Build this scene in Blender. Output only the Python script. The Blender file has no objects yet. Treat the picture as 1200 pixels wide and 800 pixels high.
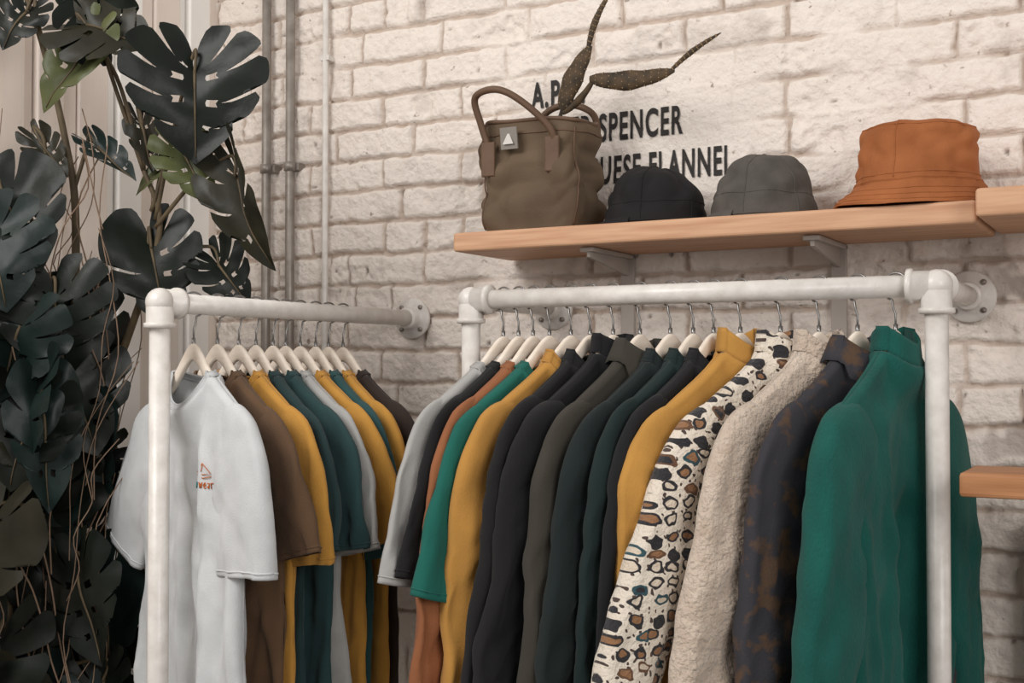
import bpy, bmesh, math, random
import numpy as np
from mathutils import Vector, Matrix, noise
random.seed(7)
scene = bpy.context.scene
COL = scene.collection

def srgb(r, g, b):
    f = lambda c: (c/12.92 if c <= .04045 else ((c+.055)/1.055)**2.4)
    return (f(r/255), f(g/255), f(b/255), 1.0)

# ------------------------------------------------------------------ materials
def mat(name, col, rough=.8, col2=None, nscale=8, bump=0.0, bscale=200, metallic=0, sheen=0, stretch=(1, 1, 1), bdist=.002, bdetail=3):
    m = bpy.data.materials.new(name); m.use_nodes = True
    nt = m.node_tree; b = nt.nodes['Principled BSDF']
    b.inputs['Roughness'].default_value = rough
    b.inputs['Metallic'].default_value = metallic
    if sheen:
        b.inputs['Sheen Weight'].default_value = sheen
        b.inputs['Sheen Roughness'].default_value = .6
    b.inputs['Specular IOR Level'].default_value = .25
    tc = nt.nodes.new('ShaderNodeTexCoord')
    mp = nt.nodes.new('ShaderNodeMapping'); mp.inputs['Scale'].default_value = stretch
    nt.links.new(tc.outputs['Object'], mp.inputs['Vector'])
    if col2 is None:
        col2 = tuple(min(1, c*.82) for c in col[:3])+(1,)
    n = nt.nodes.new('ShaderNodeTexNoise'); n.inputs['Scale'].default_value = nscale; n.inputs['Detail'].default_value = 5
    nt.links.new(mp.outputs[0], n.inputs['Vector'])
    r = nt.nodes.new('ShaderNodeValToRGB'); r.color_ramp.elements[0].position = .3; r.color_ramp.elements[1].position = .7
    r.color_ramp.elements[0].color = col; r.color_ramp.elements[1].color = col2
    nt.links.new(n.outputs['Fac'], r.inputs['Fac']); nt.links.new(r.outputs['Color'], b.inputs['Base Color'])
    if bump:
        n2 = nt.nodes.new('ShaderNodeTexNoise'); n2.inputs['Scale'].default_value = bscale; n2.inputs['Detail'].default_value = bdetail
        nt.links.new(mp.outputs[0], n2.inputs['Vector'])
        bp = nt.nodes.new('ShaderNodeBump'); bp.inputs['Strength'].default_value = bump; bp.inputs['Distance'].default_value = bdist
        nt.links.new(n2.outputs['Fac'], bp.inputs['Height']); nt.links.new(bp.outputs[0], b.inputs['Normal'])
    return m

# ------------------------------------------------------------------ mesh builder
class MB:
    def __init__(s): s.v = []; s.f = []; s.m = []; s.sm = []
    def add(s, vs, fs, mi=0, smooth=True):
        o = len(s.v); s.v += [tuple(p) for p in vs]
        for f in fs: s.f.append(tuple(i+o for i in f)); s.m.append(mi); s.sm.append(smooth)
    def grid(s, nu, nv, fn, cu=False, mi=0, smooth=True, skip=None):
        vs = []
        for j in range(nv+1):
            for i in range(nu if cu else nu+1): vs.append(fn(i/nu, j/nv))
        w = nu if cu else nu+1; fs = []
        for j in range(nv):
            for i in range(nu):
                if skip and skip(i, j): continue
                a = j*w+i; b = j*w+((i+1) % w if cu else i+1); fs.append((a, b, b+w, a+w))
        s.add(vs, fs, mi, smooth)
    def tube(s, pts, rad, seg=8, mi=0, cap=True, flat=1.0, up=None):
        P = [Vector(p) for p in pts]; n = len(P)
        R = rad if isinstance(rad, (list, tuple)) else [rad]*n
        T = [((P[min(i+1, n-1)]-P[max(i-1, 0)]).normalized() if (P[min(i+1, n-1)]-P[max(i-1, 0)]).length > 1e-9 else Vector((0, 0, 1))) for i in range(n)]
        ref = Vector(up) if up else (Vector((0, 1, 0)) if abs(T[0].y) < .8 else Vector((1, 0, 0)))
        A = (ref-T[0]*ref.dot(T[0])).normalized(); vs = []
        for i in range(n):
            if i:
                A = (A-T[i]*A.dot(T[i]))
                A = A.normalized() if A.length > 1e-6 else T[i].orthogonal().normalized()
            B = T[i].cross(A)
            for k in range(seg):
                t = 2*math.pi*k/seg
                vs.append(P[i]+A*(math.cos(t)*R[i]*flat)+B*(math.sin(t)*R[i]))
        fs = []
        for i in range(n-1):
            for k in range(seg):
                a = i*seg+k; b = i*seg+(k+1) % seg; fs.append((a, b, b+seg, a+seg))
        if cap: fs.append(tuple(range(seg))[::-1]); fs.append(tuple((n-1)*seg+k for k in range(seg)))
        s.add(vs, fs, mi)
    def box(s, c, d, bev=.003, mi=0, rot=None, seg=2):
        bm = bmesh.new(); bmesh.ops.create_cube(bm, size=1)
        bmesh.ops.scale(bm, vec=d, verts=bm.verts)
        if bev: bmesh.ops.bevel(bm, geom=bm.edges[:], offset=bev, segments=seg, affect='EDGES', profile=.5)
        M = Matrix.Translation(c) @ (rot.to_4x4() if rot else Matrix())
        s.add([M @ v.co for v in bm.verts], [[v.index for v in f.verts] for f in bm.faces], mi, False); bm.free()
    def revolve(s, prof, seg=32, mi=0, M=None, cap=False):
        M = M or Matrix()
        vs = []
        for r, z in prof:
            for k in range(seg):
                t = 2*math.pi*k/seg; vs.append(M @ Vector((r*math.cos(t), r*math.sin(t), z)))
        fs = []
        for j in range(len(prof)-1):
            for k in range(seg):
                a = j*seg+k; b = j*seg+(k+1) % seg; fs.append((a, b, b+seg, a+seg))
        if cap: fs.append(tuple(range(seg))[::-1]); fs.append(tuple((len(prof)-1)*seg+k for k in range(seg)))
        s.add(vs, fs, mi)
    def mesh(s, name, mats, merge=False):
        me = bpy.data.meshes.new(name); me.from_pydata(s.v, [], s.f)
        for m in mats: me.materials.append(m)
        me.polygons.foreach_set('material_index', s.m); me.polygons.foreach_set('use_smooth', s.sm)
        if merge:
            bm = bmesh.new(); bm.from_mesh(me); bmesh.ops.remove_doubles(bm, verts=bm.verts, dist=1e-5); bm.to_mesh(me); bm.free()
        me.update(); return me
    def build(s, name, mats, loc=(0, 0, 0), rz=0, parent=None, merge=False):
        o = bpy.data.objects.new(name, s.mesh(name, mats, merge)); COL.objects.link(o)
        o.location = loc; o.rotation_euler = (0, 0, rz)
        if parent: o.parent = parent
        return o

def cr(pts, n=6):
    P = [Vector(p) for p in pts]; out = []
    for i in range(len(P)-1):
        p0 = P[max(i-1, 0)]; p1 = P[i]; p2 = P[i+1]; p3 = P[min(i+2, len(P)-1)]
        for k in range(n):
            t = k/n
            out.append(.5*((2*p1)+(p2-p0)*t+(2*p0-5*p1+4*p2-p3)*t*t+(3*p1-p0-3*p2+p3)*t**3))
    out.append(P[-1]); return out
def ss(a, b, x):
    t = min(1, max(0, (x-a)/(b-a))); return t*t*(3-2*t)
def lerp_list(rs, n):
    return [float(np.interp(i/(n-1), np.linspace(0, 1, len(rs)), rs)) for i in range(n)]

# ------------------------------------------------------------------ camera
cam = bpy.data.cameras.new('camera'); co = bpy.data.objects.new('camera', cam); COL.objects.link(co)
cam.lens = 42; cam.sensor_width = 36
co.location = (0, -2.65, 1.5); co.rotation_euler = (math.radians(91.23), 0, math.radians(29.0))
scene.camera = co

# ------------------------------------------------------------------ brick wall
def hsh(ix, iy, s): 
    v = np.sin(ix*127.1+iy*311.7+s*74.7)*43758.5453; return v-np.floor(v)
def vn(x, y, f, s):
    x = x*f+50; y = y*f+50; ix = np.floor(x); iy = np.floor(y); fx = x-ix; fy = y-iy
    fx = fx*fx*(3-2*fx); fy = fy*fy*(3-2*fy)
    return (hsh(ix, iy, s)*(1-fx)+hsh(ix+1, iy, s)*fx)*(1-fy)+(hsh(ix, iy+1, s)*(1-fx)+hsh(ix+1, iy+1, s)*fx)*fy
def sst(a, b, x):
    t = np.clip((x-a)/(b-a), 0, 1); return t*t*(3-2*t)
CH = .086; BL = .25
def wall_h(x, z):
    xw = x+.010*(vn(x, z, 7, 1)-.5)+.006*(vn(x, z, 28, 2)-.5)
    zw = z+.010*(vn(x, z, 4.5, 3)-.5)+.006*(vn(x, z, 24, 4)-.5)
    c = np.floor(zw/CH)
    bl = BL*(.96+.08*hsh(c, 0*c, 25))
    xx = xw+(c % 2)*BL*.5+.03*hsh(c, 0*c, 5)
    b = np.floor(xx/bl); fx = xx/bl-b; fz = zw/CH-c
    hd = hsh(b, c, 31) > .90
    fx2 = np.where(hd, (fx*2) % 1, fx); blx = np.where(hd, bl/2, bl)
    b = np.where(hd, b+.5*np.floor(fx*2), b)
    dx = np.minimum(fx2, 1-fx2)*blx; dz = np.minimum(fz, 1-fz)*CH
    e = np.minimum(dx, dz)
    corner = np.hypot(np.clip(.013-dx, 0, 1), np.clip(.013-dz, 0, 1)); e = np.minimum(e, .013-corner+.003)
    e = e+.0050*(vn(x, z, 64, 6)-.5)+.002*(vn(x, z, 20, 26)-.5)
    br = sst(.002, .0100, e)
    rb = hsh(b, c, 7); rb2 = hsh(b, c, 8); rb3 = hsh(b, c, 17)
    plaster = sst(.62, .85, vn(x, z, 3.4, 9)*.8+.2*vn(x, z, 14, 29))
    lett = sst(.12, .0, np.abs(x+1.12)-.26)*sst(.1, .0, np.abs(z-2.05)-.13)
    plaster = np.maximum(plaster*.7, lett*.6)
    h = .003+br*(.0140*(1-plaster)+.001)+plaster*.012*(1-br)
    h = h+((rb-.5)*.007+(fx2-.5)*(rb2-.5)*.008+(fz-.5)*(rb3-.5)*.006)*br*(1-.5*plaster)
    h = h+(.005*(vn(x, z, 18, 10)-.5)+.0045*(vn(x, z, 46, 11)-.5)+.0034*(vn(x, z, 100, 12)-.5))*(1-.5*lett)
    chip = sst(.62, .72, vn(x, z, 15, 13)*.7+.3*vn(x, z, 55, 19))*sst(.45, .7, hsh(b, c, 14))*(1-lett)
    h = h-.007*chip*br
    pit = sst(.950, .985, vn(x, z, 34, 15))*(1-lett)
    rough_zone = sst(-.50, -.1, x)*sst(.62, .72, vn(x, z, 12, 16)*.75+.25*vn(x, z, 45, 20))*sst(1.95, 1.6, z)*sst(1.2, 1.4, z)
    hole = np.clip(pit*.7+rough_zone, 0, 1)
    h = h-.012*hole
    return np.maximum(h, 0), br*(1-plaster)+plaster, hole, rb
xs = np.arange(-2.47, .62, .0046)
zs = np.concatenate([np.arange(0, .85, .03), np.arange(.85, 2.62, .0046), np.arange(2.62, 3.21, .03)])
Xg, Zg = np.meshgrid(xs, zs); H, BR, HO, RB = wall_h(Xg, Zg)
nv_ = Xg.size; nx = len(xs); nz = len(zs)
co_ = np.stack([Xg.ravel(), -H.ravel(), Zg.ravel()], 1)
idx = np.arange(nv_).reshape(nz, nx)
quads = np.stack([idx[:-1, :-1], idx[:-1, 1:], idx[1:, 1:], idx[1:, :-1]], -1).reshape(-1, 4)
me = bpy.data.meshes.new('wall_back'); me.vertices.add(nv_); me.vertices.foreach_set('co', co_.ravel())
me.loops.add(quads.size); me.loops.foreach_set('vertex_index', quads.ravel())
me.polygons.add(len(quads)); me.polygons.foreach_set('loop_start', np.arange(0, quads.size, 4)); me.polygons.foreach_set('loop_total', np.full(len(quads), 4))
me.polygons.foreach_set('use_smooth', np.ones(len(quads), bool)); me.update(); me.validate()
ca = me.color_attributes.new('paint', 'FLOAT_COLOR', 'POINT')
ca.data.foreach_set('color', np.stack([BR.ravel(), HO.ravel(), RB.ravel(), np.ones(nv_)], 1).ravel().astype(np.float32))
wm = bpy.data.materials.new('painted_brick'); wm.use_nodes = True; nt = wm.node_tree; bs = nt.nodes['Principled BSDF']
bs.inputs['Roughness'].default_value = .75; bs.inputs['Specular IOR Level'].default_value = .25
at = nt.nodes.new('ShaderNodeVertexColor'); at.layer_name = 'paint'
sp = nt.nodes.new('ShaderNodeSeparateColor'); nt.links.new(at.outputs['Color'], sp.inputs[0])
def mix(nt, fac, a, b):
    n = nt.nodes.new('ShaderNodeMix'); n.data_type = 'RGBA'
    for sock, val in ((n.inputs[0], fac), (n.inputs[6], a), (n.inputs[7], b)):
        if hasattr(val, 'is_output'): nt.links.new(val, sock)
        else: sock.default_value = val
    return n.outputs[2]
tc = nt.nodes.new('ShaderNodeTexCoord')
def nz(scale, det, a=None, bb=None):
    n = nt.nodes.new('ShaderNodeTexNoise'); n.inputs['Scale'].default_value = scale; n.inputs['Detail'].default_value = det; nt.links.new(tc.outputs['Object'], n.inputs['Vector'])
    if a is None: return n.outputs['Fac']
    r = nt.nodes.new('ShaderNodeMapRange'); r.inputs[1].default_value = a; r.inputs[2].default_value = bb; nt.links.new(n.outputs['Fac'], r.inputs[0]); return r.outputs[0]
c1 = mix(nt, nz(5, 8), srgb(241, 232, 223), srgb(224, 211, 200))
c1 = mix(nt, sp.outputs[2], c1, mix(nt, nz(60, 6), srgb(240, 231, 223), srgb(220, 206, 195)))
mr = nt.nodes.new('ShaderNodeMapRange'); mr.inputs[1].default_value = 0; mr.inputs[2].default_value = .7; nt.links.new(sp.outputs[0], mr.inputs[0])
c2 = mix(nt, mr.outputs[0], srgb(190, 172, 158), c1)
c2 = mix(nt, nz(9, 9, .58, .74), c2, srgb(194, 182, 172))
c2 = mix(nt, nz(42, 6, .67, .75), c2, srgb(150, 134, 120))
c3 = mix(nt, sp.outputs[1], c2, srgb(100, 80, 66))
nt.links.new(c3, bs.inputs['Base Color'])
bp = nt.nodes.new('ShaderNodeBump'); bp.inputs['Strength'].default_value = .8; bp.inputs['Distance'].default_value = .007
nt.links.new(nz(85, 10), bp.inputs['Height']); nt.links.new(bp.outputs[0], bs.inputs['Normal'])
me.materials.append(wm); wo = bpy.data.objects.new('wall_back', me); COL.objects.link(wo)

# left wall: vertical painted boards
m_board = mat('painted_boards', srgb(240, 228, 218), .6, srgb(228, 215, 204), 3, .2, 60, stretch=(6, 6, .6))
m_boardw = mat('painted_boards_white', srgb(250, 247, 242), .5, srgb(243, 238, 232), 3, .1, 60)
b = MB(); y = 0.0; k = 0
while y > -1.9:
    w = [.045, .085, .03, .10][k % 4]; th = [.012, .022, .006, .018][k % 4]
    b.box((-2.49+th/2, y-w/2, 1.6), (.04+th, w-.004, 3.2), .004, 1 if (k % 4 in (1, 2) and y > -.45) else 0); y -= w; k += 1
b.box((-2.53, -.95, 1.6), (.04, 1.95, 3.2), 0, 0)
b.build('wall_left', [m_board, m_boardw])
# floor
m_floor = mat('concrete_floor', srgb(120, 110, 100), .6, srgb(98, 90, 82), 3, .2, 30)
b = MB(); b.box((-.9, -2.2, -.03), (3.3, 4.5, .06), 0); b.build('floor', [m_floor])

# ------------------------------------------------------------------ wall lettering
m_ink = mat('black_paint', srgb(34, 32, 32), .7, srgb(52, 48, 46), 60)
root = bpy.data.objects.new('wall_lettering', None); COL.objects.link(root)
def letter(body, x0, z0, width, height):
    cu = bpy.data.curves.new('t', 'FONT'); cu.body = body; cu.size = 1; cu.offset = .028; cu.space_character = 1.16
    to = bpy.data.objects.new('t', cu); COL.objects.link(to)
    bpy.context.view_layer.update()
    m2 = bpy.data.meshes.new_from_object(to.evaluated_get(bpy.context.evaluated_depsgraph_get()))
    bpy.data.objects.remove(to)
    bm = bmesh.new(); bm.from_mesh(m2)
    x_ = [v.co.x for v in bm.verts]; y_ = [v.co.y for v in bm.verts]
    y1 = max(y_); y0 = min(y_); a = min(x_); c = max(x_)
    for v in bm.verts:
        X = x0+(v.co.x-a)/(c-a)*width; Z = z0+(v.co.y-y0)/(y1-y0)*height; v.co = (X, 0, Z)
    X = x0
    while X < x0+width:
        bmesh.ops.bisect_plane(bm, geom=bm.verts[:]+bm.edges[:]+bm.faces[:], plane_co=(X, 0, 0), plane_no=(1, 0, 0)); X += .005
    Z = z0
    while Z < z0+height:
        bmesh.ops.bisect_plane(bm, geom=bm.verts[:]+bm.edges[:]+bm.faces[:], plane_co=(0, 0, Z), plane_no=(0, 0, 1)); Z += .005
    xx_ = np.array([v.co.x for v in bm.verts]); zz_ = np.array([v.co.z for v in bm.verts]); hh_ = wall_h(xx_, zz_)[0]
    for v, h in zip(bm.verts, hh_): v.co.y = -float(h)-.0030
    mm = bpy.data.meshes.new('letters'); bm.to_mesh(mm); bm.free(); mm.materials.append(m_ink)
    o = bpy.data.objects.new('letters', mm); COL.objects.link(o); o.parent = root
letter('A.P.C.', -1.408, 2.146, .150, .068)
letter('OLIVER SPENCER', -1.415, 2.047, .412, .070)
letter('PORTUGUESE FLANNEL', -1.415, 1.942, .533, .070)

# ------------------------------------------------------------------ conduits
m_galv = mat('galvanised_steel', srgb(164, 156, 148), .45, srgb(128, 120, 112), 20, .1, 80, metallic=.45)
m_wp = mat('white_pipe_paint', srgb(226, 221, 215), .32, srgb(204, 197, 190), 30, .25, 140)
m_wp.node_tree.nodes['Principled BSDF'].inputs['Specular IOR Level'].default_value = .5
b = MB()
for x in (-2.242, -2.156):
    b.tube([(x, -.040, 0), (x, -.040, 3.2)], .013, 14)
    for z in (.5, 1.25, 2.06, 2.8):
        b.tube([(x, -.040, z-.012), (x, -.040, z+.012)], .0175, 14); b.box((x, -.018, z), (.05, .034, .022), .002)
b.build('electrical_conduit', [m_galv])
b = MB(); b.tube([(-2.036, -.036, 0), (-2.036, -.036, 3.2)], .0085, 12)
for z in (.6, 1.5, 2.35): b.box((-2.036, -.026, z), (.03, .035, .015), .002)
b.build('painted_conduit', [m_wp])

# ------------------------------------------------------------------ shelves
m_wood = mat('pine_wood', srgb(210, 166, 132), .55, srgb(184, 136, 104), 9, .15, 40, stretch=(.6, 6, 9))
m_wood2 = mat('oak_wood', srgb(184, 130, 90), .5, srgb(150, 98, 62), 9, .15, 40, stretch=(.6, 6, 9))
m_br = mat('bracket_paint', srgb(178, 168, 160), .5)
def shelf(x0, x1, y0, z0, t):
    b = MB(); b.box(((x0+x1)/2, (y0-.026)/2, z0-t/2), (x1-x0, -y0-.026, t), .007, 0, seg=3)
    return b
b = shelf(-1.46, -.318, -.30, 1.811, .044)
for x in (-1.136, -.637):
    zb = 1.811-.044
    b.box((x, -.03, zb-.12), (.034, .012, .24), .002, 1)
    b.box((x, -.14, zb-.006), (.034, .24, .010), .002, 1)
    b.add([(x-.004, -.035, zb-.01), (x-.004, -.25, zb-.01), (x-.004, -.25, zb-.022), (x-.004, -.035, zb-.050), (x+.004, -.035, zb-.01), (x+.004, -.25, zb-.01), (x+.004, -.25, zb-.022), (x+.004, -.035, zb-.050)],
          [(0, 1, 2, 3), (7, 6, 5, 4), (0, 4, 5, 1), (1, 5, 6, 2), (2, 6, 7, 3), (3, 7, 4, 0)], 1, False)
    for zz in (.1, .2): b.tube([(x, -.034, zb-zz), (x, -.040, zb-zz)], .006, 10, 1)
b.build('wooden_shelf', [m_wood, m_br])
b = shelf(-.312, .55, -.36, 1.824, .052)
for x in (.05, .4): b.box((x, -.03, 1.65), (.034, .012, .24), .002, 1); b.box((x, -.16, 1.766), (.034, .27, .010), .002, 1)
b.build('wooden_shelf', [m_wood, m_br])
b = MB(); b.box((.12, -.50, 1.308), (.86, .17, .040), .006, 0)
b.box((.50, -.50, .64), (.05, .15, 1.29), .004, 0); b.box((.14, -.06, .60), (.80, .04, 1.18), .003, 1)
b.box((.50, -.26, .4), (.05, .42, .05), .003, 0); b.box((.12, -.26, 1.0), (.04, .42, .04), .003, 1)
b.build('display_stand', [m_wood2, mat('dark_wood', srgb(84, 58, 44), .6, srgb(60, 42, 34), 8, .1, 40)])

# ------------------------------------------------------------------ racks
PR = .0205
def fitting(b, p, dirs, r=.028, l=.05):
    p = Vector(p)
    M = Matrix.Translation(p)
    prof = [(max(.0005, r*1.03*math.sin(math.pi*i/10)), -r*1.03*math.cos(math.pi*i/10)) for i in range(11)]
    b.revolve(prof, 20, 0, M)
    for d in dirs:
        d = Vector(d); b.tube([p, p+d*l*.8, p+d*l*.82, p+d*l, p+d*(l+.002)], [r*.97, r*.97, r*1.13, r*1.13, r*.8], 22)
def flange(b, x, z, y=-.024):
    M = Matrix.Translation((x, y, z)) @ Matrix.Rotation(math.radians(90), 4, 'X')
    b.revolve([(.001, -.002), (.052, -.002), (.054, .004), (.051, .009), (.031, .011), (.029, .016), (.028, .034), (.0265, .036), (.02, .036)], 28, 0, M)
    for a in (45, 135, 225, 315):
        cx = x+.041*math.cos(math.radians(a)); cz = z+.041*math.sin(math.radians(a))
        b.tube([(cx, y-.008, cz), (cx, y-.014, cz)], .006, 10, 1)
m_dk = mat('screw_steel', srgb(150, 140, 132), .4, metallic=.4)
R1X = -1.753; R1Z = 1.628; R1Y = -.923
b = MB()
b.tube([(R1X, -.03, R1Z), (R1X, R1Y, R1Z)], PR, 22); b.tube([(R1X, R1Y, R1Z), (R1X, R1Y, .01)], PR, 22)
fitting(b, (R1X, R1Y, R1Z), [(0, 1, 0), (0, 0, -1)]); flange(b, R1X, R1Z)
b.revolve([(.001, 0), (.055, 0), (.055, .008), (.03, .011), (.028, .035), (.02, .035)], 24, 0, Matrix.Translation((R1X, R1Y, 0)))
b.build('clothing_rack', [m_wp, m_dk])
R2Y = -.42; R2Z = 1.646; XL = -1.338; XR = -.37
b = MB()
b.tube([(XL, R2Y, R2Z), (XR, R2Y, R2Z)], PR, 22)
for x in (XL, XR):
    b.tube([(x, R2Y, R2Z), (x, R2Y, .01)], PR, 22); b.tube([(x, R2Y, R2Z), (x, -.03, R2Z)], PR, 22)
    fitting(b, (x, R2Y, R2Z), [(1 if x == XL else -1, 0, 0), (0, 1, 0), (0, 0, -1)]); flange(b, x, R2Z)
    b.revolve([(.001, 0), (.055, 0), (.055, .008), (.03, .011), (.028, .035), (.02, .035)], 24, 0, Matrix.Translation((x, R2Y, 0)))
b.build('clothing_rack', [m_wp, m_dk])

# ------------------------------------------------------------------ hangers
HX = [0, .015, .035, .06, .09, .12, .16, .195, .215, .235]
HZ = [-.078, -.083, -.100, -.124, -.150, -.171, -.196, -.218, -.236, -.262]
def hz(x): return float(np.interp(abs(x), HX, HZ))
m_hw = mat('whitewashed_wood', srgb(242, 230, 216), .45, srgb(228, 213, 196), 10, .05, 60, stretch=(2, 8, 8))
m_chrome = mat('hook_steel', srgb(140, 138, 136), .3, metallic=.9)
b = MB(); N = 40; S = 12; vs = []
for i in range(N+1):
    x = -.195+.39*i/N; z = hz(x)-.018
    a = abs(x)/.195; hh = .018-.008*a; dd = .0065+.003*ss(.3, 1, a)
    if i in (0, N): hh *= .4; dd *= .4
    for k in range(S):
        t = 2*math.pi*k/S; cx, sx = math.cos(t), math.sin(t)
        vs.append((x, dd*math.copysign(abs(cx)**.7, cx), z+hh*math.copysign(abs(sx)**.7, sx)))
fs = []
for i in range(N):
    for k in range(S):
        a = i*S+k; c = i*S+(k+1) % S; fs.append((a, a+S, c+S, c))
fs.append(tuple(range(S))); fs.append(tuple(N*S+k for k in range(S))[::-1])
b.add(vs, fs, 0)
hp = []
for i in range(17):
    a = math.radians(200-i*(200+75)/16); r = PR+.0045
    hp.append((0, r*math.cos(a), r*math.sin(a)))
hp += [(0, .004, -.040), (0, 0, -.05), (0, 0, -.088)]
b.tube(hp, .0021, 8, 1, up=(1, 0, 0)); b.tube([(0, 0, -.068), (0, 0, -.09)], .004, 8, 1)
hang_me = b.mesh('clothes_hanger', [m_hw, m_chrome])

# ------------------------------------------------------------------ garments
def garment(name, col, loc, rot, W=.215, L=.74, T=.022, sleeve='short', collar='crew', seed=0, fold=.02, nf=5.0, flare=.02,
            material=None, solid=.0018, nw=None, k=1.0, kr=None, sz=1.0, cmat=None, crease=1.6):
    rnd = random.Random(seed); p1, p2, p3 = [rnd.uniform(0, 6.28) for _ in range(3)]
    off = Vector((seed*3.7, seed*1.3, 0))
    if nw is None: nw = {'crew': .088, 'sweat': .074, 'stand': .055, 'coll': .062}[collar]
    dipf = {'crew': .070, 'sweat': .05, 'stand': .03, 'coll': .035}[collar]
    lift = .004
    zsh = hz(W)+lift
    def top(x, s):
        z = hz(x)+lift
        if abs(x) < nw:
            q = max(0, 1-(x/nw)**2)**.75
            z = hz(nw)+lift-(dipf if s < 0 else .016)*q
        return z
    def rip(x, z, d=1):
        g = min(1, max(0, (-z-.22)/.40)); A = fold*(.20+.80*g)*ss(0, .14, d)
        wz = z+.05*noise.noise(Vector((x*6, z*3, seed)))
        n1 = noise.noise(Vector((x*nf*2.0+p1, wz*.9+seed, seed*1.7))+off)
        n2 = abs(noise.noise(Vector((x*nf*3.2+p2+wz*1.2, wz*1.3, seed*2.3))+off))
        n3 = abs(noise.noise(Vector((x*nf*6-wz*3.0, wz*3, seed*.3))+off))
        return A*(1.7*n1+1.7*(n2-.2)+.7*(n3-.2))
    def wr(x, z, s):
        v = Vector((x*9, z*4, s*5.0+seed*7))
        diag = abs(noise.noise(Vector(((abs(x)*.8+z*.9)*9+p3, (abs(x)-z)*2.2, seed+s*3))))
        horiz = abs(noise.noise(Vector((x*5+z*3, z*13+x*4, seed*1.9+s))))
        return .005*noise.noise(v)+.003*noise.noise(v*2.6)+crease*(.011*(diag-.22)*ss(.75, .1, -z-.2)+.0045*(horiz-.2))
    def body(c, t, s):
        x0 = c*W; zt = top(x0, s); L2 = L+.012*math.sin(c*2+p3)
        z = zt+(-L2-zt)*(t**1.3)
        d = zt-z; tt = d/L
        x = c*(W+flare*tt-.010*ss(0, .15, d)*ss(.5, 0, tt))
        edge = max(0, 1-abs(c)**6)**.5
        yb = T*edge*ss(0, .12, d)+.0135*edge*min(1, d/.010)**.5*(1-ss(0, .12, d))
        if abs(x0) < nw:
            yn = .042*max(0, 1-(x0/nw)**2)**.5
            yb = yb+(max(yn, .012)-.5*yb)*(1-ss(0, .09, d))
        y = s*yb+rip(x, z, d)+wr(x, z, s)*ss(0, .06, d)*(.3+.7*edge)
        return (x, y, z)
    b = MB(); nu, nvv = 64, 74
    b.grid(nu, nvv, lambda u, v: body(2*u-1, v, -1), mi=0)
    b.grid(nu, nvv, lambda u, v: body(1-2*u, v, 1), mi=0)
    for sd in (-1, 1):
        kk = k if (sd < 0 or kr is None) else kr
        if sleeve == 'short':
            P = [(W-.075, zsh-.045), (W-.035, zsh-.070), (W+.000, zsh-.125*sz), (W+.025*kk, zsh-.205*sz), (W+.042*kk, zsh-.275*sz)]
            ra = [.070, .088, .092, .090, .088]; rb = [T*.8, T*1.0, T*1.05, T*1.05, T*1.1]
        else:
            P = [(W-.075, zsh-.045), (W-.035, zsh-.070), (W+.005*kk, zsh-.14), (W+.045*kk, zsh-.28), (W+.085*kk, zsh-.43), (W+.12*kk, zsh-.60)]
            ra = [.070, .088, .088, .078, .066, .050]; rb = [T*.85, T*1.0, T*1.15, T*1.2, T*1.15, T*1.0]
        C = cr([(p[0], 0, p[1]) for p in P], 9); n = len(C)
        RA = lerp_list(ra, n); RB_ = lerp_list(rb, n); seg = 32
        def sl(u, v, C=C, n=n, RA=RA, RB_=RB_, sd=sd):
            i = min(n-1, int(round(v*(n-1)))); c = C[i]; tg = (C[min(i+1, n-1)]-C[max(i-1, 0)]).normalized()
            nn = Vector((-tg.z, 0, tg.x)); a = 2*math.pi*u; ca_, sa_ = math.cos(a), math.sin(a)
            q = c+nn*(RA[i]*math.copysign(abs(ca_)**.85, ca_))
            vv = Vector((q.x*8, q.z*7, seed*5+sd*3+(2 if sa_ > 0 else 0)))
            lon = abs(noise.noise(Vector((ca_*2.2+v*1.5, v*2.2, seed*3.1+sd)))) - .2
            tr = abs(noise.noise(Vector((q.z*13+ca_*1.2, q.x*7, seed*1.1+sd*2)))) - .2
            g = ss(.1, .6, v)
            y = RB_[i]*math.copysign(abs(sa_)**.75, sa_)*(1+.30*noise.noise(vv))+.016*g*lon*crease+.014*tr*g*crease*abs(sa_)*(1 if sleeve != 'short' else .5)
            y += .014*noise.noise(Vector((v*1.6, seed*2., sd)))*v
            w_ = .006*g*tr*crease*(1 if sleeve != 'short' else .4)
            return (sd*(q.x+w_), y+rip(sd*W*.9, q.z, 1)*.6, q.z+.006*noise.noise(vv*1.3))
        if sd > 0: b.grid(seg, n-1, lambda u, v: sl(1-u, v), cu=True, mi=0)
        else: b.grid(seg, n-1, sl, cu=True, mi=0)
        if sleeve == 'short':
            vv_ = (n-3)/(n-1)
            rr_ = [sl(j/40, vv_) for j in range(41)]
            b.tube([(p[0]*1.002, p[1]*1.03, p[2]) for p in rr_], .0011, 5, 0)
    def neck(a, kk, hgt, shrink):
        s = -1 if math.sin(a) < 0 else 1
        x = nw*.999*math.cos(a)
        p = body(x/W, 0, s); r = 1-shrink*kk
        return (p[0]*r, p[1]*r, p[2]+hgt*kk)
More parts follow.
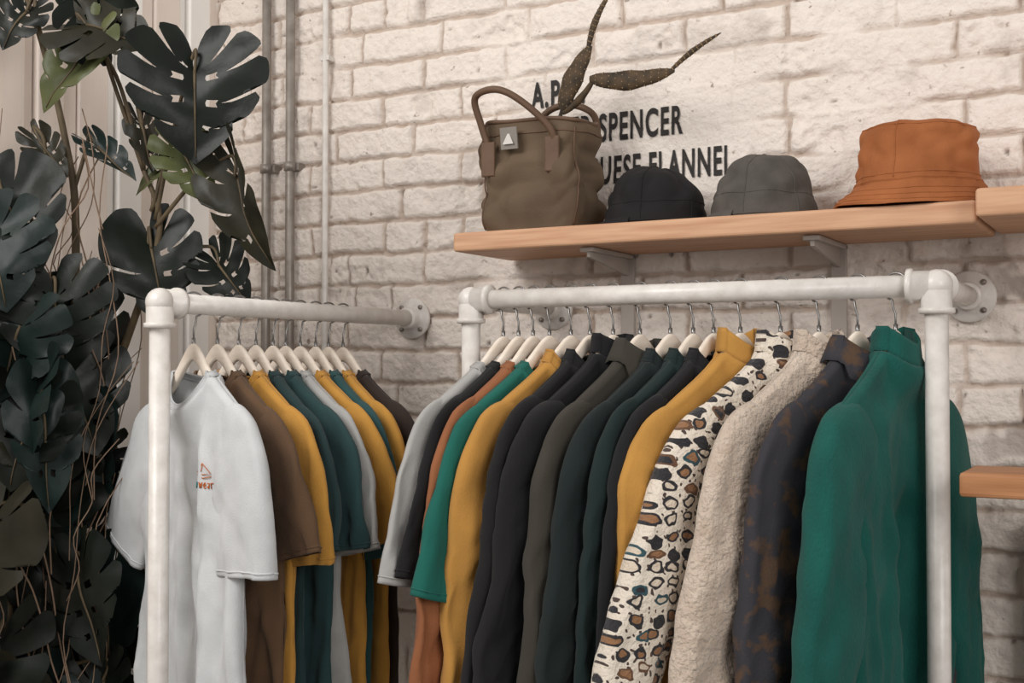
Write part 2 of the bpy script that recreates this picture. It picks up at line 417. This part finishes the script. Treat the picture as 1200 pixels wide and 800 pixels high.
    if collar in ('crew', 'sweat'):
        hg = .010 if collar == 'crew' else .022
        b.grid(48, 3, lambda u, v: neck(2*math.pi*u, v, hg, .17), cu=True, mi=1)
        b.tube([neck(2*math.pi*i/48, 0, hg, .1) for i in range(49)], .0016, 6, 1)
        b.tube([neck(2*math.pi*i/48, 1, hg, .17) for i in range(49)], .0018, 6, 1)
    elif collar == 'stand':
        b.grid(48, 5, lambda u, v: neck(2*math.pi*u, v, .042+.004*math.sin(u*12+p1), .12*(1-v*.3)), cu=True, mi=1)
    else:
        b.grid(48, 4, lambda u, v: neck(2*math.pi*u, v, .035, .10), cu=True, mi=1)
        def fold_c(u, v):
            a = 2*math.pi*u; p = neck(a, 1, .035, .10); q = Vector(p); o = Vector((math.cos(a), math.sin(a), 0))
            return tuple(q+o*(.005+.020*v)+Vector((0, 0, -.046*v-(.02*v if math.sin(a) < -.4 else 0))))
        b.grid(48, 4, fold_c, cu=True, mi=1)
    m = material or mat(name+'_fabric', col, .95, None, 14, .55, 420, sheen=.05, bdist=.0016)
    o = b.build(name, [m, cmat or m], loc, rot)
    md = o.modifiers.new('thickness', 'SOLIDIFY'); md.thickness = solid; md.offset = 0
    h = bpy.data.objects.new('clothes_hanger', hang_me); COL.objects.link(h); h.location = loc; h.rotation_euler = (0, 0, rot)
    return o, body

white = srgb(204, 206, 207); brown = srgb(92, 68, 48); must = srgb(192, 138, 60); dteal = srgb(33, 54, 55)
lgrey = srgb(170, 168, 165); teal = srgb(42, 76, 77); rust = srgb(146, 90, 57); dbrown = srgb(50, 39, 34); black = srgb(24, 23, 24)
green = srgb(24, 94, 83)
rack1 = [(-.830, white), (-.760, brown), (-.695, must), (-.640, dteal), (-.584, srgb(38, 64, 65)), (-.540, lgrey), (-.489, must), (-.433, teal), (-.385, must), (-.328, dbrown)]
m_wrib = mat('white_rib', srgb(188, 190, 191), .95, srgb(174, 176, 177), 60, .4, 300)
for i, (y, c) in enumerate(rack1):
    o, body = garment('t_shirt', c, (R1X, y, R1Z), math.radians(-15+random.uniform(-3, 3) if i else -18), W=.205 if i else .200, L=.86, T=.016 if i else .024, seed=11+i, fold=.020 if i else .024, nf=4.2, k=random.uniform(.7, 1.4) if i else 2.4, kr=random.uniform(.6, 1.4) if i else .3,
                      sz=random.uniform(1.0, 1.2) if i else 1.12, cmat=m_wrib if i == 0 else None, crease=1.6 if i else 1.1)
    if i == 0: tee, tbody = o, body
def surf(x, z):
    lo, hi = 0., 1.
    for _ in range(30):
        md = (lo+hi)/2
        if tbody(x/.205, md, -1)[2] > z: lo = md
        else: hi = md
    return tbody(x/.205, lo, -1)
m_or = mat('orange_print', srgb(200, 108, 52), .7); m_tl = mat('teal_print', srgb(40, 116, 116), .7)
b = MB()
def stroke(pts, r, mi):
    q = []
    for (x, z) in pts:
        p = surf(x, z); q.append((p[0], p[1]-.0024, p[2]))
    b.tube(q, r, 6, mi)
cx, cz = .100, -.335
stroke([(cx-.030, cz), (cx, cz+.018), (cx+.030, cz), (cx, cz-.004), (cx-.030, cz)], .0010, 0)
stroke([(cx-.030, cz-.006), (cx, cz-.011), (cx+.030, cz-.006)], .0010, 0)
stroke([(cx-.030, cz+.000), (cx-.004, cz+.003), (cx, cz+.018)], .0009, 0)
x = cx-.036
for kk_, ch in enumerate('nuwear'):
    mi = 1 if kk_ < 2 else 0; zz = cz-.030
    shp = {'n': [(0, 0), (0, 1), (.6, 1), (.7, 0)], 'u': [(0, 1), (0, .1), (.6, 0), (.7, 1)], 'w': [(0, 1), (.25, 0), (.4, .7), (.6, 0), (.8, 1)], 'e': [(0, .5), (.7, .5), (.4, 1), (0, .5), (.3, 0), (.7, .1)], 'a': [(0, .9), (.6, .9), (.6, 0), (0, .2), (.6, .5)], 'r': [(0, 0), (0, 1), (.6, 1)]}[ch]
    stroke([(x+px*.0105, zz+pz*.011) for px, pz in shp], .0013, mi); x += .0128
b.box((0, .030, hz(.088)-.035), (.034, .0012, .018), .0004, 2)
b.build('chest_print', [m_or, m_tl, mat('neck_label', srgb(60, 58, 56), .8)], parent=tee)

# special fabrics
m_sherpa = mat('sherpa_fleece', srgb(212, 194, 176), 1, srgb(190, 169, 150), 34, 1.0, 110, sheen=.3, bdist=.012, bdetail=5)
m_pat = bpy.data.materials.new('patterned_fleece'); m_pat.use_nodes = True; nt = m_pat.node_tree; bs = nt.nodes['Principled BSDF']; bs.inputs['Roughness'].default_value = 1
bs.inputs['Sheen Weight'].default_value = .2
tc = nt.nodes.new('ShaderNodeTexCoord'); sx_ = nt.nodes.new('ShaderNodeSeparateXYZ'); nt.links.new(tc.outputs['Object'], sx_.inputs[0])
cb = nt.nodes.new('ShaderNodeCombineXYZ'); nt.links.new(sx_.outputs[0], cb.inputs[0]); nt.links.new(sx_.outputs[2], cb.inputs[1])
nz_ = nt.nodes.new('ShaderNodeTexNoise'); nz_.inputs['Scale'].default_value = 50; nz_.inputs['Detail'].default_value = 1; nt.links.new(cb.outputs[0], nz_.inputs['Vector'])
vm = nt.nodes.new('ShaderNodeVectorMath'); vm.operation = 'MULTIPLY_ADD'; vm.inputs[1].default_value = (.018, .018, 0)
nt.links.new(nz_.outputs['Color'], vm.inputs[0]); nt.links.new(cb.outputs[0], vm.inputs[2])
def vor(scale, met, vec, rnd_=.55):
    m2 = nt.nodes.new('ShaderNodeMapping'); m2.inputs['Scale'].default_value = vec; nt.links.new(vm.outputs[0], m2.inputs[0])
    v = nt.nodes.new('ShaderNodeTexVoronoi'); v.voronoi_dimensions = '2D'; v.distance = met; v.inputs['Scale'].default_value = scale; v.inputs['Randomness'].default_value = rnd_
    nt.links.new(m2.outputs[0], v.inputs['Vector']); return v
def thr(sock, a, b2):
    r = nt.nodes.new('ShaderNodeMapRange'); r.inputs[1].default_value = a; r.inputs[2].default_value = b2; nt.links.new(sock, r.inputs[0]); return r.outputs[0]
v1 = vor(27, 'EUCLIDEAN', (1.0, 1.35, 1), .5); v2 = vor(58, 'EUCLIDEAN', (1.2, 1, 1), .9)
mask = thr(v1.outputs['Distance'], .39, .36)
hue = nt.nodes.new('ShaderNodeSeparateColor'); nt.links.new(v1.outputs['Color'], hue.inputs[0])
rr = nt.nodes.new('ShaderNodeValToRGB'); rr.color_ramp.interpolation = 'CONSTANT'
els = rr.color_ramp.elements; els[0].position = 0; els[0].color = srgb(36, 34, 38); els[1].position = .76; els[1].color = srgb(96, 66, 46)
e = els.new(.90); e.color = srgb(38, 70, 78)
nt.links.new(hue.outputs[0], rr.inputs[0])
inner = thr(v1.outputs['Distance'], .24, .21)
cS = mix(nt, thr(v2.outputs['Distance'], .20, .17), srgb(220, 208, 192), srgb(70, 56, 50))
cA = mix(nt, mask, cS, rr.outputs[0])
rI = nt.nodes.new('ShaderNodeValToRGB'); rI.color_ramp.interpolation = 'CONSTANT'
rI.color_ramp.elements[0].color = srgb(36, 34, 38); rI.color_ramp.elements[1].position = .38; rI.color_ramp.elements[1].color = srgb(138, 98, 66)
e = rI.color_ramp.elements.new(.78); e.color = srgb(208, 192, 172); nt.links.new(hue.outputs[1], rI.inputs[0])
cB = mix(nt, inner, cA, rI.outputs[0])
nt.links.new(cB, bs.inputs['Base Color'])
bp = nt.nodes.new('ShaderNodeBump'); bp.inputs['Strength'].default_value = .8; bp.inputs['Distance'].default_value = .006
nn_ = nt.nodes.new('ShaderNodeTexNoise'); nn_.inputs['Scale'].default_value = 150; nt.links.new(tc.outputs['Object'], nn_.inputs['Vector']); nt.links.new(nn_.outputs['Fac'], bp.inputs['Height']); nt.links.new(bp.outputs[0], bs.inputs['Normal'])
m_flo = mat('dark_floral_cotton', srgb(52, 51, 56), .9, srgb(84, 64, 50), 30, .5, 300)
m_flo.node_tree.nodes['Color Ramp'].color_ramp.elements[0].position = .50; m_flo.node_tree.nodes['Color Ramp'].color_ramp.elements[1].position = .62
m_knit_g = mat('green_knit', srgb(15, 84, 75), .95, srgb(11, 70, 63), 18, .8, 260, sheen=.06, bdist=.003, stretch=(1, 1, .5))

A = lambda d: math.radians(d)
Y2 = R2Y
items = [
 ('t_shirt', lgrey, -1.257, 76, dict(W=.210, L=.84, T=.014, nf=4, k=1.3, sz=1.28)),
 ('t_shirt', black, -1.220, 77, dict(W=.205, L=.84, T=.014, k=1.2, sz=1.25)),
 ('long_sleeve_shirt', rust, -1.185, 77, dict(W=.205, L=.80, T=.014, sleeve='long', k=.8)),
 ('t_shirt', green, -1.146, 72, dict(W=.220, L=.84, T=.020, k=1.6, sz=1.30)),
 ('sweatshirt', srgb(184, 132, 62), -1.096, 71, dict(W=.212, L=.84, T=.022, sleeve='long', collar='sweat', k=.6)),
 ('sweatshirt', black, -1.052, 75, dict(W=.200, L=.84, T=.020, sleeve='long', collar='sweat', k=.9)),
 ('hooded_sweatshirt', srgb(21, 20, 22), -1.000, 73, dict(W=.21, L=.88, T=.026, sleeve='long', collar='stand', k=1.0)),
 ('work_jacket', srgb(58, 54, 47), -.941, 73, dict(W=.207, L=.84, T=.022, sleeve='long', collar='coll', k=.8)),
 ('sweatshirt', srgb(22, 32, 32), -.876, 72, dict(W=.21, L=.86, T=.022, sleeve='long', collar='sweat', k=1.0)),
 ('cardigan', srgb(22, 38, 37), -.828, 72, dict(W=.20, L=.86, T=.018, sleeve='long', collar='sweat', k=.7)),
 ('cardigan', srgb(23, 23, 25), -.786, 71, dict(W=.20, L=.86, T=.018, sleeve='long', collar='sweat', k=.8)),
 ('knit_sweater', srgb(188, 136, 64), -.732, 66, dict(W=.218, L=.80, T=.024, sleeve='long', collar='stand', k=.4)),
 ('patterned_fleece_jacket', None, -.653, 63, dict(W=.215, L=.86, T=.028, sleeve='long', collar='stand', material=m_pat, fold=.018, solid=.004, k=1.8, kr=.8, crease=1.2)),
 ('sherpa_fleece_jacket', None, -.580, 66, dict(W=.21, L=.86, T=.026, sleeve='long', collar='stand', material=m_sherpa, solid=.006, k=1.1, crease=1.2)),
 ('floral_shirt', None, -.509, 68, dict(W=.205, L=.86, T=.022, sleeve='long', collar='coll', material=m_flo, k=.7)),
 ('knit_sweater', None, -.441, 74, dict(W=.205, L=.92, T=.030, sleeve='long', collar='stand', material=m_knit_g, solid=.004, fold=.022, k=.9, flare=.05, crease=1.3)),
]
for i, (nm, c, x, ph, kw) in enumerate(items):
    garment(nm, c, (x, Y2, R2Z), A(ph), seed=40+i, **kw)

# ------------------------------------------------------------------ bag
m_can = mat('taupe_canvas', srgb(102, 85, 67), .85, srgb(82, 67, 53), 7, .5, 350)
m_lea = mat('taupe_leather', srgb(102, 78, 60), .55, srgb(84, 62, 47), 12, .2, 90)
m_patch = mat('bag_label', srgb(134, 127, 120), .6); m_patch2 = mat('bag_label_print', srgb(210, 205, 198), .6)
bx, by, bz = -1.290, -.172, 1.812
b = MB()
def bagp(u, t, inner=0):
    a = 2*math.pi*u; w = .126-.006*t*t-.010*(1-t)**6; d = .092-.020*t; d -= .01*(1-t)**6
    w -= inner; d -= inner
    c, s = math.cos(a), math.sin(a); ex = .34
    x = w*math.copysign(abs(c)**ex, c); y = d*math.copysign(abs(s)**ex, s); z = .255*t
    v = Vector((x*8, y*8, z*6)); kk = math.sin(math.pi*min(1, t*1.0))**.7
    cre = abs(noise.noise(Vector((x*10+z*5, y*10, z*8-x*4))))-.2
    cre2 = abs(noise.noise(Vector((x*22-z*8, y*20, z*16+x*6))))-.2
    n_ = noise.noise(v); o = .018*n_+.050*cre+.022*cre2
    x += o*kk*c; y += o*kk*s
    x += .006*math.sin(t*5)*(1 if c < 0 else .4)
    if t > .8: z += (.006*math.sin(a*2)-.006*abs(math.cos(a))**4)*(t-.8)*5
    return (x, y, z)
b.grid(110, 50, lambda u, v: bagp(u, v), cu=True, mi=0)
b.grid(110, 12, lambda u, v: bagp(u, 1-.6*v, .006), cu=True, mi=0)
b.add([bagp(k/110, 0) for k in range(110)], [tuple(range(110))[::-1]], 0)
b.tube([bagp(k/110, 1) for k in range(111)], .005, 8, 1)
b.tube([bagp(k/110, .88, -.001) for k in range(111)], .0018, 6, 1)
for u in (.91, .59): b.tube([bagp(u, .03+.9*j/30, -.001) for j in range(31)], .0022, 6, 1)
for sy, lean, hh, sh in ((-1, -.055, .070, -.024), (1, .030, .070, .055)):
    yy = sy*.073
    pts = cr([(-.088+sh*.3*(sy > 0), yy, .12), (-.094+sh*.3*(sy > 0), yy*1.14, .18), (-.112+(sy > 0)*.03, yy*1.1+lean*.3, .25), (-.092+sh, yy+lean*.8, .25+hh*.85), (-.030+sh, yy+lean, .25+hh), (.030+sh, yy+lean*.8, .25+hh*.55), (.068+(sy > 0)*.03, yy*1.1+lean*.3, .225), (.072+(sy > 0)*.01, yy*1.18, .18), (.07, yy*1.1, .12)], 8)
    b.tube(pts[8:-8], .0082, 10, 1)
    for px in (-.094, .072):
        b.box((px, yy+sy*.021, .168), (.036, .008, .080), .003, 1)
b.box((-.038, -.096, .212), (.044, .005, .050), .001, 2, Matrix.Rotation(.14, 3, 'X'))
b.add([(-.052, -.102, .198), (-.024, -.102, .198), (-.038, -.0995, .227)], [(0, 1, 2)], 3, False)
b.build('tote_bag', [m_can, m_lea, m_patch, m_patch2], (bx, by, bz))

# ------------------------------------------------------------------ cactus in the bag
m_cac = mat('cactus_skin', srgb(84, 66, 46), .7, srgb(46, 39, 31), 40, .4, 80); m_are = mat('areole', srgb(150, 126, 96), .8)
b = MB()
def pad(p0, p1, w, thick, bend=0.0, mi=0, dots=True):
    p0 = Vector(p0); p1 = Vector(p1); d = p1-p0; t = d.normalized(); yv = Vector((0, 1, 0)); sdv = t.cross(yv).normalized(); nn = sdv.cross(t)
    def f(u, v):
        a = 2*math.pi*u; r = w*(math.sin(math.pi*(.04+.92*v)**.85)**.7)*(1+.06*math.sin(v*17)); c = p0+d*v+sdv*bend*math.sin(math.pi*v)
        return tuple(c+sdv*(r*math.cos(a))+nn*(r*thick*math.sin(a)))
    b.grid(18, 24, f, cu=True, mi=mi)
    if dots:
        for j in range(2, 23, 2):
            for k in range(9):
                q = Vector(f((k+(j % 4)*.25)/9, j/24)); M = Matrix.Translation(q)
                b.revolve([(.0003, -.0016), (.0018, 0), (.0003, .0016)], 5, 1, M)
pad((-1.275, -.165, 1.90), (-1.240, -.165, 2.12), .008, .8, .006, dots=False)
pad((-1.245, -.165, 2.10), (-1.168, -.170, 2.240), .025, .5, .006)
pad((-1.176, -.170, 2.225), (-1.118, -.165, 2.36), .008, .8, .010)
pad((-1.242, -.165, 2.09), (-1.150, -.18, 2.165), .009, .8, -.008, dots=False)
pad((-1.165, -.18, 2.160), (-.955, -.19, 2.152), .022, .5, -.012)
pad((-.968, -.19, 2.150), (-.845, -.20, 2.218), .006, .8, .006)
b.build('cactus_plant', [m_cac, m_are])

# ------------------------------------------------------------------ caps & hat
def cap(name, col, col2, loc, rz, rx, ry, h, seed, vis):
    m = mat(name+'_cotton', col, .85, col2, 18, .4, 300); b = MB()
    def P(u, v):
        a = 2*math.pi*u; e = v*math.pi/2
        r = max(math.cos(e)**.78 if v < 1 else 0.0, .002)
        z = h*math.sin(e)**.95
        x = rx*r*math.cos(a); y = ry*r*math.sin(a)
        n_ = noise.noise(Vector((x*12+seed, y*12, z*12))); c_ = abs(noise.noise(Vector((x*16+seed*2, y*16, z*20))))-.2; k = ss(0, .3, v)
        q = 1+(.10*n_+.16*c_)*k
        return Vector((x*q, y*q, z*(1+.07*n_+.08*c_)+.002))
    b.grid(72, 34, lambda u, v: tuple(P(u, v)), cu=True)
    for k in range(6): b.tube([P(k/6+.04, j/26*.98) for j in range(27)], .0014, 6)
    b.tube([P(k/60, .02) for k in range(61)], .0022, 6); b.tube([P(k/60, .22) for k in range(61)], .0012, 6)
    q = P(0, 1); b.revolve([(.0005, .006), (.006, .004), (.008, 0), (.006, -.003)], 12, 0, Matrix.Translation((0, 0, q.z)))
    def V(u, v, dz=0):
        a = math.radians(-62+124*u); e = 1+v*vis*math.cos(a*.9)/rx
        return (rx*e*math.cos(a), ry*(1+.15*v)*math.sin(a), .010-.010*v-.016*abs(math.sin(a))*v+dz+.006)
    b.grid(24, 8, lambda u, v: V(u, v)); b.grid(24, 8, lambda u, v: V(1-u, v, -.004)); b.tube([V(k/24, 1, -.002) for k in range(25)], .003, 6)
    b.build(name, [m], loc, rz)
cap('baseball_cap', srgb(29, 27, 28), srgb(22, 21, 22), (-1.010, -.165, 1.811), math.radians(200), .114, .102, .130, 3, .03)
cap('baseball_cap', srgb(88, 83, 78), srgb(70, 66, 62), (-.762, -.165, 1.811), math.radians(190), .113, .105, .138, 8, .025)
m_bh = mat('rust_cotton', srgb(164, 98, 56), .85, srgb(140, 80, 43), 12, .4, 300)
b = MB()
def bh(u, v):
    prof = [(.156, .004), (.152, .009), (.137, .026), (.124, .046), (.1195, .054), (.117, .08), (.113, .12), (.109, .150), (.104, .163), (.092, .170), (.055, .175), (.002, .176)]
    q = v*(len(prof)-1); i = min(len(prof)-2, int(q)); f = q-i; r = prof[i][0]*(1-f)+prof[i+1][0]*f; z = prof[i][1]*(1-f)+prof[i+1][1]*f
    a = 2*math.pi*u; n_ = noise.noise(Vector((math.cos(a)*1.6, math.sin(a)*1.6, z*14+2))); c_ = abs(noise.noise(Vector((math.cos(a)*2.6+3, math.sin(a)*2.6, z*26))))-.2
    k = (.06*n_+.12*c_)*min(1, r/.05); r2 = r*(1+k)
    if v < .3: z += .007*math.sin(2*a+1)*(1-v*3.3); r2 *= 1+.06*math.cos(a-2.9)*(1-v*3.3)
    z = z*(1+.04*n_*ss(.3, .8, v))-.010*math.cos(a-.3)*ss(.45, .7, v)*.6
    return (r2*math.cos(a), r2*math.sin(a)*.95, max(z, .003))
b.grid(84, 55, bh, cu=True)
for v in (.02, .07, .12, .17, .22, .33, .36, .40, .72): b.tube([bh(k/84, v) for k in range(85)], .0013 if v != .36 else .0022, 6)
for u in (.72, .25): b.tube([bh(u, .36+.6*k/20) for k in range(21)], .0014, 6)
b.build('bucket_hat', [m_bh], (-.448, -.168, 1.811))

# ------------------------------------------------------------------ monstera
def leafmat(name, c1, c2): 
    m = mat(name, c1, .40, c2, 12, .3, 26, bdist=.005); m.node_tree.nodes['Principled BSDF'].inputs['Specular IOR Level'].default_value = .22; return m
LM = [leafmat('leaf_dark', srgb(21, 27, 21), srgb(13, 17, 14)), leafmat('leaf_teal', srgb(26, 40, 37), srgb(17, 27, 25)), leafmat('leaf_green', srgb(84, 88, 52), srgb(54, 60, 36)), leafmat('leaf_brown', srgb(42, 40, 29), srgb(28, 28, 20)),
      mat('stem', srgb(98, 84, 62), .6, srgb(66, 56, 42), 20), mat('aerial_root', srgb(138, 114, 95), .8, srgb(106, 86, 70), 20), mat('planter_glaze', srgb(60, 56, 54), .7, srgb(48, 44, 42), 6), mat('soil', srgb(50, 38, 30), 1)]
b = MB()
AA = np.radians([0, 12, 30, 55, 85, 115, 145, 165, 176]); RR = [.80, .70, .60, .56, .56, .55, .52, .44, .20]
def leaf(base, tip, wf, face, mi, seed, lobes=6, droop=.25, slit=1.0):
    base = Vector(base); tip = Vector(tip); d = tip-base; L = d.length/.78; t = d.normalized()
    nrm = Vector(face); nrm = (nrm-t*nrm.dot(t)).normalized(); sx = t.cross(nrm)
    rnd = random.Random(seed); cup = rnd.uniform(-.55, .15); fold_ = rnd.uniform(.1, .45)
    def place(x, y):
        z = -droop*(y*abs(y))*.6+cup*x*x+fold_*abs(x)+.035*math.sin(7*y+6*abs(x)+seed)+.02*noise.noise(Vector((x*5, y*5, seed)))
        return base+sx*(x*L*wf)+t*(y*L)+nrm*(z*L)
    for side in (-1, 1):
        edges = np.linspace(0, math.radians(176), lobes+1)
        edges[1:-1] += np.array([rnd.uniform(-.07, .07) for _ in range(lobes-1)])
        r0s = [rnd.uniform(.34, .60) if rnd.random() < slit else 9 for _ in range(lobes+1)]; r0s[lobes] = 9
        for l in range(lobes):
            a0, a1 = edges[l], edges[l+1]; am = (a0+a1)/2; hw = (a1-a0)/2
            def f(u, v, a0=a0, a1=a1, am=am, hw=hw, l=l):
                q = 2*u-1
                r0 = r0s[l] if q < 0 else r0s[l+1]
                if (l == 0 and q < 0): r0 = 9
                kk = 0
                if v > r0: kk = .08*min(1, (v-r0)/.10)+.10*((v-r0)/(1-r0))**2
                a = am+hw*q*(1-kk)
                R = float(np.interp(a, AA, RR))
                if r0 < 2: R *= 1-.11*abs(q)**6
                my = .66*(1-min(1, a/math.radians(120)))
                ox, oy = R*math.sin(a), R*math.cos(a)
                x = ox*v; yv = my+(oy-my)*v+.05*math.sin(math.pi*v)
                return tuple(place(side*x, yv))
            h0 = l > 0 and r0s[l] < 2 and r0s[l] > .42; h1 = l < lobes-1 and r0s[l+1] < 2 and r0s[l+1] > .42
            def sk(i, j, h0=h0, h1=h1, side=side):
                i2 = i if side > 0 else 7-i
                return j in (2, 3) and ((i2 == 0 and h0) or (i2 == 7 and h1))
            if side > 0: b.grid(8, 12, f, mi=mi, skip=sk)
            else: b.grid(8, 12, lambda u, v: f(1-u, v), mi=mi, skip=sk)
    b.tube([place(0, y)+nrm*.0015 for y in np.linspace(-.02, .74, 10)], lerp_list([.0035, .001], 10), 6, 4)
S_ = .001857
def pz(px, py, d=0): return Vector((px*S_, d, 1.5+(430-py)*S_))
stems = [cr([(.02, .14, .42), (.06, .15, .9), (.10, .14, 1.3), pz(60, 260, .14), pz(50, 150, .12), pz(20, 30, .12), pz(-10, -60, .10)], 6),
         cr([(.06, .10, .42), (.03, .12, .9), (.14, .14, 1.3), pz(150, 330, .12), pz(170, 250, .10), pz(150, 190, .10)], 6),
         cr([(-.03, .14, .42), (-.03, .12, .9), (.0, .12, 1.4), pz(20, 280, .12), pz(30, 180, .12)], 6)]
for s_ in stems: b.tube(s_, lerp_list([.014, .009, .005], len(s_)), 10, 4)
nod = [p for s_ in stems for p in s_[8:]]
def petiole(base, t, anchor=None):
    base = Vector(base)
    c = Vector(anchor) if anchor is not None else min([p for p in nod if p.z < base.z-.08] or nod, key=lambda p: (p-base).length)
    m = (c+base)/2+Vector((0, 0, .05)); m2 = base+Vector((0, 0, .02))-t*.03
    q = cr([c, m, m2, base], 6); b.tube(q, lerp_list([.0055, .0032], len(q)), 8, 4)
big = [
 ((226, 84), (232, 186), 1.15, (.25, -1, .35), 0, .0, pz(165, 250, .10)),
 ((92, 22), (172, 44), 1.0, (.1, -1, .5), 3, .05, pz(150, 190, .10)),
 ((100, 20), (60, -40), 1.0, (0, -1, .3), 0, .08, None),
 ((88, 45), (40, 122), .6, (-.3, -1, .1), 2, .05, pz(150, 190, .10)),
 ((205, 170), (238, 230), .8, (.4, -1, 0), 2, .05, pz(160, 240, .10)),
 ((272, 205), (308, 315), .5, (-.7, -1, .1), 3, .02, pz(165, 260, .10)),
 ((240, 305), (278, 352), .85, (0, -1, .2), 0, .12, pz(150, 330, .12)),
 ((146, 135), (168, 190), .5, (.7, -1, .2), 3, .10, None),
 ((95, 165), (145, 200), .5, (.2, -1, .9), 1, .10, None),
 ((20, 155), (58, 195), .6, (0, -1, .7), 3, .12, None),
 ((0, 232), (46, 312), 1.1, (.2, -1, .2), 0, .02, None),
 ((-8, 275), (18, 360), 1.1, (.4, -1, .3), 1, -.02, None),
 ((160, 285), (182, 375), .9, (.3, -1, .1), 0, .10, None),
 ((60, 350), (76, 440), 1.1, (.1, -1, .4), 0, .02, None),
 ((25, 385), (-5, 470), 1.1, (-.2, -1, .2), 1, .0, None),
 ((75, 440), (112, 530), 1.0, (.3, -1, .3), 0, .04, None),
 ((40, 480), (20, 570), 1.0, (0, -1, .4), 0, -.02, None),
 ((185, 180), (140, 215), .4, (0, -1, .8), 2, .12, None),
 ((5, -5), (-20, 40), .9, (0, -1, .3), 0, .1, None),
]
def lim(px, d): return min(d, (.14+.8746*px*S_)/.4848)
for i, (p, q, wf, fc, mi, d, an) in enumerate(big):
    d = lim(min(p[0], q[0])-30, d)
    B = pz(*p, d); T_ = pz(*q, d-.03); leaf(B, T_, wf, fc, mi, i, 5, .3, .92); petiole(B, (T_-B).normalized(), an)
rnd = random.Random(5)
for i in range(42):
    px = rnd.uniform(-50, 128); py = 370+i*12+rnd.uniform(-20, 20); d = rnd.uniform(-.04, .2)
    if px > 95: d = max(d, .08)
    ln = rnd.uniform(70, 125); ang = math.radians(rnd.gauss(92, 38))
    d = lim(px-50, d)
    B = pz(px, py, d); T_ = pz(px+ln*math.cos(ang)*.8, py+ln*math.sin(ang), d-rnd.uniform(0, .06))
    if T_.x > .21: T_.x = .21
    if T_.x < -.12: T_.x = -.12
    leaf(B, T_, rnd.uniform(.5, 1.0), (rnd.uniform(-.7, .7), -1, rnd.uniform(-.1, 1.0)), rnd.choice([0, 0, 0, 1, 1, 3]), 100+i, 5, .45, rnd.choice([.35, .8, .9]))
    petiole(B, (T_-B).normalized(), Vector((rnd.uniform(-.03, .12), .12, B.z-rnd.uniform(.02, .15))))
for i in range(46):
    x = rnd.uniform(-.02, .32); z0 = rnd.uniform(1.0, 2.1); dd = rnd.uniform(-.02, .18); ln = rnd.uniform(.3, .9)
    pts = [(x, dd, z0)]
    for k in range(1, 6): 
        x += rnd.uniform(-.05, .04); x = max(-.05, min(x, .21 if z0-ln*k/5 < 1.5 else .4)); pts.append((x, dd+rnd.uniform(-.03, .03), max(.46, z0-ln*k/5)))
    b.tube(cr(pts, 4), rnd.uniform(.0010, .0021), 5, 5)
b.revolve([(.001, .0), (.15, .0), (.155, .01), (.185, .42), (.19, .44), (.18, .44), (.172, .40), (.001, .40)], 36, 6, Matrix.Translation((.05, .06, .002)))
b.revolve([(.17, .405), (.1, .415), (.001, .42)], 24, 7, Matrix.Translation((.05, .06, .002)))
b.build('monstera_plant', LM, (-2.235, -.916, 0), math.radians(29), merge=True)

# ------------------------------------------------------------------ lights
def area(name, loc, tgt, sx, sy, pw, col):
    l = bpy.data.lights.new(name, 'AREA'); l.shape = 'RECTANGLE'; l.size = sx; l.size_y = sy; l.energy = pw; l.color = col
    o = bpy.data.objects.new(name, l); COL.objects.link(o); o.location = loc
    o.rotation_euler = (Vector(tgt)-Vector(loc)).to_track_quat('-Z', 'Y').to_euler(); return o
area('window_light', (-2.2, -3.0, 3.4), (-1.1, 0, 1.6), 1.8, 1.4, 76, (1, .975, .945))
area('right_fill_light', (2.2, -3.4, 2.5), (-2.5, 0, 1.8), 1.6, 1.6, 60, (1, .975, .945))  # added fill lamp from the right, brightens the left wall boards
w = bpy.data.worlds.new('world'); scene.world = w; w.use_nodes = True
w.node_tree.nodes['Background'].inputs[0].default_value = (1, .965, .93, 1); w.node_tree.nodes['Background'].inputs[1].default_value = .46
scene.view_settings.view_transform = 'Standard'
scene.view_settings.gamma = 1.05
